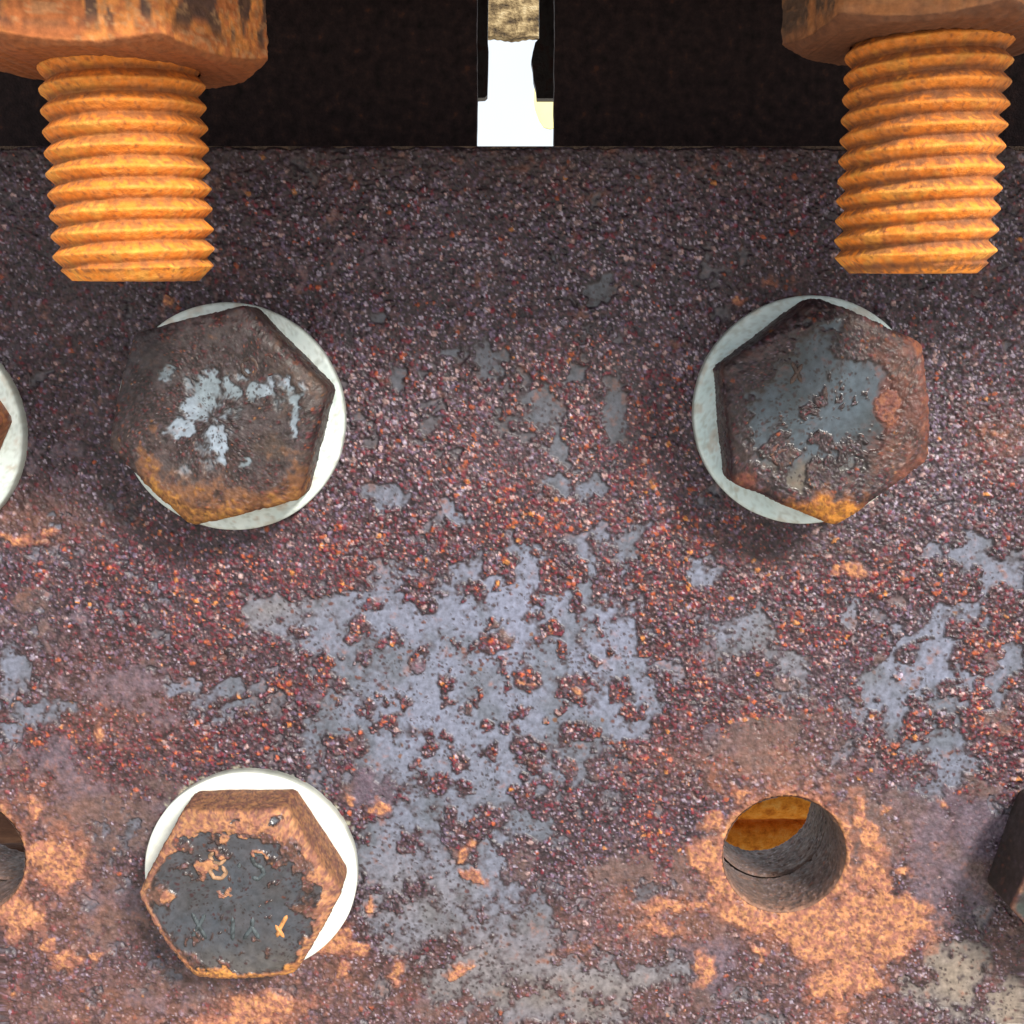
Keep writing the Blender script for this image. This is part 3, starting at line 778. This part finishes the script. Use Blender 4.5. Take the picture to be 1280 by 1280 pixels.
def f_re(u, v, side, q, deg, a, b):
    return dict(grey=0.85 - 0.1 * side - 0.5 * ss(0.95, 1, q) * (1 - side), red=0.0, crust=0.0 + 0.45 * ss(0.93, 1, q) * (1 - side), warm=0.0, dust=0.9, fleck=0.1, browns=0.3, greycol=mix((0.055, 0.068, 0.064), (0.022, 0.016, 0.015), side), crustcol=(0.40, 0.2, 0.1), relief=0.6)


washer((-103, 538), 'pale zinc washer cut off by the left edge of the photo', 14, tint=(0.82, 0.91, 0.90), group='zinc washers under the bolt heads')
bolt_head((-117, 531), 3, f_le, 'red-brown hex bolt of which only one corner reaches in at the left edge', 4, nr=50, nt=240, ns=14)
bolt_head((1356, 1071), 15.6, f_re, 'dark hex bolt without a washer cut off by the right edge', 5, base_y=-0.5, nr=60, nt=280, ns=20, H=13.5)

# ================================================================== HANGING BOLTS AND NUTS
BOLT_Y = -42.0
TILT = math.radians(3.6)          # their upper ends lean a little towards the camera
PITCHMM = 3.0
FLANGE_Z = 61.0


def lean(V_, ze):
    c_, s_ = math.cos(TILT), math.sin(TILT)
    dy, dz = V_[:, 1] - BOLT_Y, V_[:, 2] - ze
    out = V_.copy()
    out[:, 1] = BOLT_Y + dy * c_ - dz * s_
    out[:, 2] = ze + dz * c_ + dy * s_
    return out


def thread(u, v_end, label, seed, dark, phase):
    R = 12.0
    cx, ze = at(u, v_end, BOLT_Y)[0], at(u, v_end, BOLT_Y - 10)[1]
    length = FLANGE_Z + 30 - ze
    nt = 230
    dense = min(length, 48.0)
    s = np.arange(0, dense, 0.17)
    s = np.append(s, length)
    th = np.linspace(0, 2 * np.pi, nt, endpoint=False) + math.pi / 2      # seam at the back
    S, TH = np.meshgrid(s, th, indexing='ij')
    TT = (TH - math.pi / 2) / (2 * math.pi)
    arc = TT * 2 * math.pi * R
    per = 0.5 * (1 - np.cos(2 * np.pi * TT))              # fades the noise to one value at the seam
    nA = (fbm(arc, S, 3.0, 3, seed) - 0.5) * ss(0, 0.05, per)
    nB = (fbm(arc, S, 0.8, 3, seed + 4) - 0.5)
    ph = ((S + 0.12 * nA) / PITCHMM - TT + phase) % 1.0   # right handed helix
    tri = np.abs(ph - 0.5) * 2                            # 1 at the crest
    crest = np.clip((tri - 0.05) / 0.93, 0, 1)
    prof = 1 - crest
    prof = (np.sqrt(prof * prof + 0.016) - 0.11)
    r = R - 0.05 - (1.50 + 0.5 * nA) * prof * (1 + 0.06 * nA)
    lim = 9.35 + S * 1.02                                 # chamfered end
    r = np.minimum(r, lim)
    chm = ss(0.0, 0.3, lim - r)
    end = S < 1e-6
    r = r + 0.11 * nB + 0.10 * nA
    f1, f2, wa, wb, wc = worley(arc, S, 0.7, seed + 9)
    r = r + 0.07 * np.clip(1 - (f1 / 0.6) ** 2, 0, 1)
    a, b = r * np.cos(TH), r * np.sin(TH)
    zz = ze + S
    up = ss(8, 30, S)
    c = mix((0.90, 0.285, 0.030), (0.82, 0.235, 0.024), fbm(arc, S, 4, 3, seed + 12))
    c = mix(c, (0.78, 0.36, 0.12), ss(0.5, 0.7, nB + 0.5) * 0.3)
    c = mix(c, (0.88, 0.42, 0.07), ss(0.62, 0.8, nA + 0.5) * 0.6)
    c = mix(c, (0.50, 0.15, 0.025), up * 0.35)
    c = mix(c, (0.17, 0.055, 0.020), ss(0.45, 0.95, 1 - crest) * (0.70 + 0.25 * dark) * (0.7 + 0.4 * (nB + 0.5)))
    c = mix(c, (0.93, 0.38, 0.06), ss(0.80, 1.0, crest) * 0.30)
    lowfl = (ph > 0.5) * 0.0 + ss(0.0, 0.12, ph - 0.04) * (1 - ss(0.30, 0.5, ph))    # dark speckle on one flank of the crest
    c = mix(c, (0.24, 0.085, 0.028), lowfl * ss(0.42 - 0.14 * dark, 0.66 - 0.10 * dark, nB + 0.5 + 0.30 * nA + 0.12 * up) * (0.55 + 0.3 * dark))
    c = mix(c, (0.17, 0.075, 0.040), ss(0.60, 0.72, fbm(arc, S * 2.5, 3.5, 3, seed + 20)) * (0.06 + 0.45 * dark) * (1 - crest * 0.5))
    c = mix(c, (0.20, 0.07, 0.03), ss(0.80, 0.9, wa) * ss(0.5, 0.2, f1) * 0.6)
    verts = np.stack([cx + a, BOLT_Y + b, zz], -1)
    ring = verts.reshape(-1, 3)
    # end face
    k = 12
    rf = (np.linspace(0, 1, k, endpoint=False))[:, None] * (verts[0, :, :2] - [cx, BOLT_Y])[None, :, :].transpose(0, 1, 2).reshape(1, nt, 2) if False else None
    ends = []
    for q in np.linspace(0.02, 0.97, k):
        e = verts[0].copy()
        e[:, 0] = cx + (e[:, 0] - cx) * q
        e[:, 1] = BOLT_Y + (e[:, 1] - BOLT_Y) * q
        e[:, 2] = ze - 0.12 * (1 - q) + 0.15 * (fbm(e[:, 0], e[:, 1], 1.2, 3, seed + 33) - 0.5)
        ends.append(e)
    V_ = lean(np.concatenate([np.array(ends).reshape(-1, 3), ring]), ze)
    C_ = np.concatenate([np.tile(np.array([[0.55, 0.2, 0.04]]), (k * nt, 1)), c.reshape(-1, 3)])
    F_ = grid_faces(k + len(s), nt, wrap=True)[:, ::-1]
    root = empty('threaded_bolt', (cx, BOLT_Y, ze))
    mesh_obj('threaded_shank', V_, F_, M_THREAD, (cx, BOLT_Y, ze), root, C_, 0.82)
    tag(root, label, 'bolt', 'threaded bolt ends hanging from nuts')
    return cx, ze


def nut(cx, ze, label, seed, rot, zb, cols, R=21.9):
    H = FLANGE_Z - zb
    r, t, hh, side, rr, rb = hex_solid(R, H, rot, 40, 300, 60, inner=11.3, cham=0.975, slope=0.42, seed=seed)
    pa, pb = rr * np.cos(t), rr * np.sin(t)
    ps = np.where(side > 0.5, rb[None, :].repeat(r.shape[0], 0) * t, pa)
    n1 = fbm(ps, hh, 2.2, 4, seed + 2)
    n2 = fbm(ps + 30, hh * 0.45, 4.5, 4, seed + 7)
    n0 = fbm(ps, hh, 0.8, 3, seed + 5)
    c = mix(cols[0], cols[1], ss(0.35, 0.65, n1))
    c = mix(c, cols[2], ss(0.52, 0.62, n2) * ss(zb + 2.0, zb + 6.0, FLANGE_Z - (H - (H - hh))) * 0 + ss(0.55, 0.64, n2) * side * ss(0.06, 0.22, 1 - hh / H) * 0.85)
    c = mix(c, cols[3], ss(0.6, 0.72, n0) * 0.5)
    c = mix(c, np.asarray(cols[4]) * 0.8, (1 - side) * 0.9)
    hf = 0.30 * (n0 - 0.5) + 0.30 * (n1 - 0.5)
    r2 = r + hf * side
    h2 = hh + hf * (1 - side)
    verts = np.stack([cx + r2 * np.cos(t), BOLT_Y + r2 * np.sin(t), FLANGE_Z - h2], -1).reshape(-1, 3)
    verts = lean(verts, ze)
    F_ = grid_faces(r.shape[0], 300, wrap=True)[:, ::-1]
    o = mesh_obj('hex_nut', verts, F_, M_HEAD, (cx, BOLT_Y, FLANGE_Z), None, c.reshape(-1, 3), (0.65 + 0.2 * n1).ravel())
    tag(o, label, 'nut', 'nuts on the hanging bolts')


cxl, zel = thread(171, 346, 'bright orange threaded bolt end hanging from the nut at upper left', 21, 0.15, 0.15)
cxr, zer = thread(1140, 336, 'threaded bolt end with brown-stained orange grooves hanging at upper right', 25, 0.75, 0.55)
zb_l = at(150, 68, BOLT_Y - 15)[1] + 0.9
zb_r = at(1160, 34, BOLT_Y - 15)[1] + 0.9
nut(cxl, zel, 'orange-brown hex nut with dark stains at the top left corner', 31, 2.0, zb_l,
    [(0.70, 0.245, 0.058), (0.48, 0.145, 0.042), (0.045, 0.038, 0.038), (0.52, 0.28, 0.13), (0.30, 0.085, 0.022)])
nut(cxr, zer, 'dull brown hex nut with a worn edge at the top right corner', 35, 38.0, zb_r,
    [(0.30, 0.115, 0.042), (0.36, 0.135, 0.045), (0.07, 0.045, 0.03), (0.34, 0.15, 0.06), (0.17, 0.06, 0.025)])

# ================================================================== STEELWORK ABOVE AND BEHIND


def box(name, x0, x1, y0, y1, z0, z1, mat, bev=0.6, parent=None):
    import bmesh
    bm = bmesh.new()
    bmesh.ops.create_cube(bm, size=1)
    for v_ in bm.verts:
        v_.co = Vector(((x1 - x0) * v_.co.x, (y1 - y0) * v_.co.y, (z1 - z0) * (v_.co.z + 0.5))) * MM
    bmesh.ops.bevel(bm, geom=bm.edges[:], offset=bev * MM, segments=2, affect='EDGES')
    me = bpy.data.meshes.new(name)
    bm.to_mesh(me); bm.free()
    me.materials.append(mat)
    o = bpy.data.objects.new(name, me)
    COL.objects.link(o)
    o.location = ((x0 + x1) / 2 * MM, (y0 + y1) / 2 * MM, z0 * MM)
    if parent: o.parent = parent
    return o


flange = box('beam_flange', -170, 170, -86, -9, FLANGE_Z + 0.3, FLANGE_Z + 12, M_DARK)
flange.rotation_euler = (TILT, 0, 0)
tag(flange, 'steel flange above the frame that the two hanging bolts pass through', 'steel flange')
cover = box('sky_block_top', -170, 170, -9.5, 60, 108, 118, M_DARK)  # added out of view to block sky light from above
tag(cover, 'unseen steel plate added above the slot to keep sky light off the webs', 'steel plate')
front = box('sky_block_front', -170, 170, -21, -9.6, FLANGE_Z + 14.5, 118, M_DARK)  # added out of view, shuts the light gap between flange and cover
tag(front, 'unseen upright steel plate added above the flange to close a light gap', 'steel web')

DY = 34.0
gl, gr = at(596, 120, DY)[0], at(693, 120, DY)[0]
def profile_slab(name, pts_uv, y, thick, mat):
    """irregular outline standing at depth y with real thickness"""
    pts = [at(u, v, y) for u, v in pts_uv]
    n = len(pts)
    V_ = [(p[0], y, p[1]) for p in pts] + [(p[0], y + thick, p[1]) for p in pts]
    tr = tessellate_polygon([[Vector((p[0], p[1], 0)) for p in pts]])
    F_ = [tuple(t) for t in tr] + [tuple(n + k for k in reversed(t)) for t in tr] + [(k, (k + 1) % n, n + (k + 1) % n, n + k) for k in range(n)]
    zc = min(p[1] for p in pts)
    ob = mesh_obj(name, V_, F_, mat, (sum(p[0] for p in pts) / n, y, zc), smooth=False)
    import bmesh
    bm = bmesh.new(); bm.from_mesh(ob.data)
    bmesh.ops.recalc_face_normals(bm, faces=bm.faces)
    bm.to_mesh(ob.data); bm.free()
    return ob


rj = random.Random(4)
for side_, ue, lbl in ((-1, 596, 'steel web with deep shade in its near-black colour, left of the bright slot above the plate'), (1, 693, 'steel web with deep shade in its near-black colour, right of the bright slot above the plate')):
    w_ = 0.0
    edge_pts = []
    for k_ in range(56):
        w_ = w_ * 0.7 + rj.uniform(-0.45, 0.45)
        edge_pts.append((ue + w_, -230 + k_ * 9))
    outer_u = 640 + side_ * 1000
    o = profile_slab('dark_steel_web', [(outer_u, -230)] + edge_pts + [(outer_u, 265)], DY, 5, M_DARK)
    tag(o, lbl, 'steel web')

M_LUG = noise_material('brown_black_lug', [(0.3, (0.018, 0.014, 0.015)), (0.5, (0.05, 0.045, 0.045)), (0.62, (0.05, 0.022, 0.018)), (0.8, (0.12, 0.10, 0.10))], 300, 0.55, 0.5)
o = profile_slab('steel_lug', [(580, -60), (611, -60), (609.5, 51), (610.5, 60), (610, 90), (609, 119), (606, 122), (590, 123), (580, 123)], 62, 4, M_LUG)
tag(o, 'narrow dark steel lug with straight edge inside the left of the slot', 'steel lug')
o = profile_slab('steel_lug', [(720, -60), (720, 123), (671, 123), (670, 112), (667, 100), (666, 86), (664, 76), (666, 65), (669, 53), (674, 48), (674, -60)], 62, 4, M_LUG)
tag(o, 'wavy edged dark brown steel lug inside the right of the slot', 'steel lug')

# peeling beam far behind the slot
M_PEEL = noise_material('peeling_tan_paint', [(0.36, (0.03, 0.02, 0.012)), (0.46, (0.14, 0.095, 0.045)), (0.56, (0.34, 0.25, 0.13)), (0.7, (0.52, 0.43, 0.27))], 95, 0.8, 0.9, dist=0.002, detail=5, stretch=(1, 1, 1.5))
BY = 520.0
pts = [(590, -160), (700, -160), (700, 44)] + [(u, 46 + 1.5 * math.sin(u * 0.13) + 0.5 * math.sin(u * 0.7)) for u in range(690, 592, -2)] + [(590, 44)]
o = profile_slab('weathered_beam', pts, BY, 10, M_PEEL)
tag(o, 'tan weathered beam with peeling flakes hanging into the top of the slot', 'beam')

M_YEL = noise_material('pale_yellow_paint', [(0.3, (0.80, 0.72, 0.26)), (0.7, (0.86, 0.80, 0.40))], 8, 0.6, 0.1, dist=0.002)
o = profile_slab('yellow_panel', [(669, 90), (740, 90), (740, 152), (700, 158), (688, 161), (680, 159), (674, 150), (669, 136), (667, 124)], 1500, 6, M_YEL)
tag(o, 'pale yellow panel with a curved lower edge far behind the slot', 'panel')

# rusted bars behind the empty holes
M_BAR = noise_material('orange_bar_rust', [(0.3, (0.45, 0.13, 0.02)), (0.5, (0.80, 0.30, 0.04)), (0.7, (0.85, 0.42, 0.10))], 340, 0.95, 0.9, spec=0.05, dist=0.0008)
M_BARD = noise_material('brown_bar_rust', [(0.3, (0.05, 0.022, 0.015)), (0.5, (0.12, 0.055, 0.035)), (0.7, (0.20, 0.10, 0.06))], 260, 0.85, 0.7, stretch=(0.4, 1, 1))


def bar(name, xa, xb, y, zc, r, mat, label, cat='bar', group=None):
    nt, nx = 48, 60
    th = np.linspace(0, 2 * np.pi, nt, endpoint=False)
    xx = np.linspace(xa, xb, nx)
    XX, TH = np.meshgrid(xx, th, indexing='ij')
    rr = r + 0.35 * (fbm(XX, TH * r, 6, 3, 70) - 0.5)
    rr[0] *= 0.02; rr[-1] *= 0.02
    V_ = np.stack([XX, y + rr * np.cos(TH), zc + rr * np.sin(TH)], -1).reshape(-1, 3)
    ob = mesh_obj(name, V_, grid_faces(nx, nt, wrap=True), mat, ((xa + xb) / 2, y, zc))
    tag(ob, label, cat, group)
    return ob


BARY = 115.0
zt = at(965, 1003, BARY - 6)[1]
bar('rusty_bar', 20, 160, BARY, zt, 7.4, M_BAR, 'orange rusted round bar seen high inside the open right bolt hole')
zt2 = at(965, 1060, BARY - 4)[1]
bar('rusty_bar', 20, 160, BARY + 2, zt2, 7.4, M_BAR, 'orange rusted round bar, the lower of two inside the open right bolt hole')
zt3 = at(10, 1030, BARY - 8)[1]
bar('rusty_bar', -168, -40, BARY, zt3, 9.0, M_BARD, 'dark brown round bar seen inside the half hole at left edge')
bar('rusty_bar', -168, -40, BARY + 4, zt3 - 20.0, 8.0, M_BARD, 'dark brown round bar, lower one inside the half hole at left edge')

# the ground under the joint, out of the picture, added for bounce light
M_BOUNCE_GROUND = noise_material('added_bounce_gravel', [(0.3, (0.38, 0.345, 0.29)), (0.7, (0.50, 0.46, 0.40))], 3, 0.9, 0.5, dist=0.01)
me = bpy.data.meshes.new('added_bounce_ground')
me.from_pydata([(-60, -60, 0), (60, -60, 0), (60, 60, 0), (-60, 60, 0)], [], [(0, 1, 2, 3)])
me.materials.append(M_BOUNCE_GROUND)
g = bpy.data.objects.new('added_bounce_ground', me)
g.location = (0, 0, -1.3)
COL.objects.link(g)
tag(g, kind='structure')
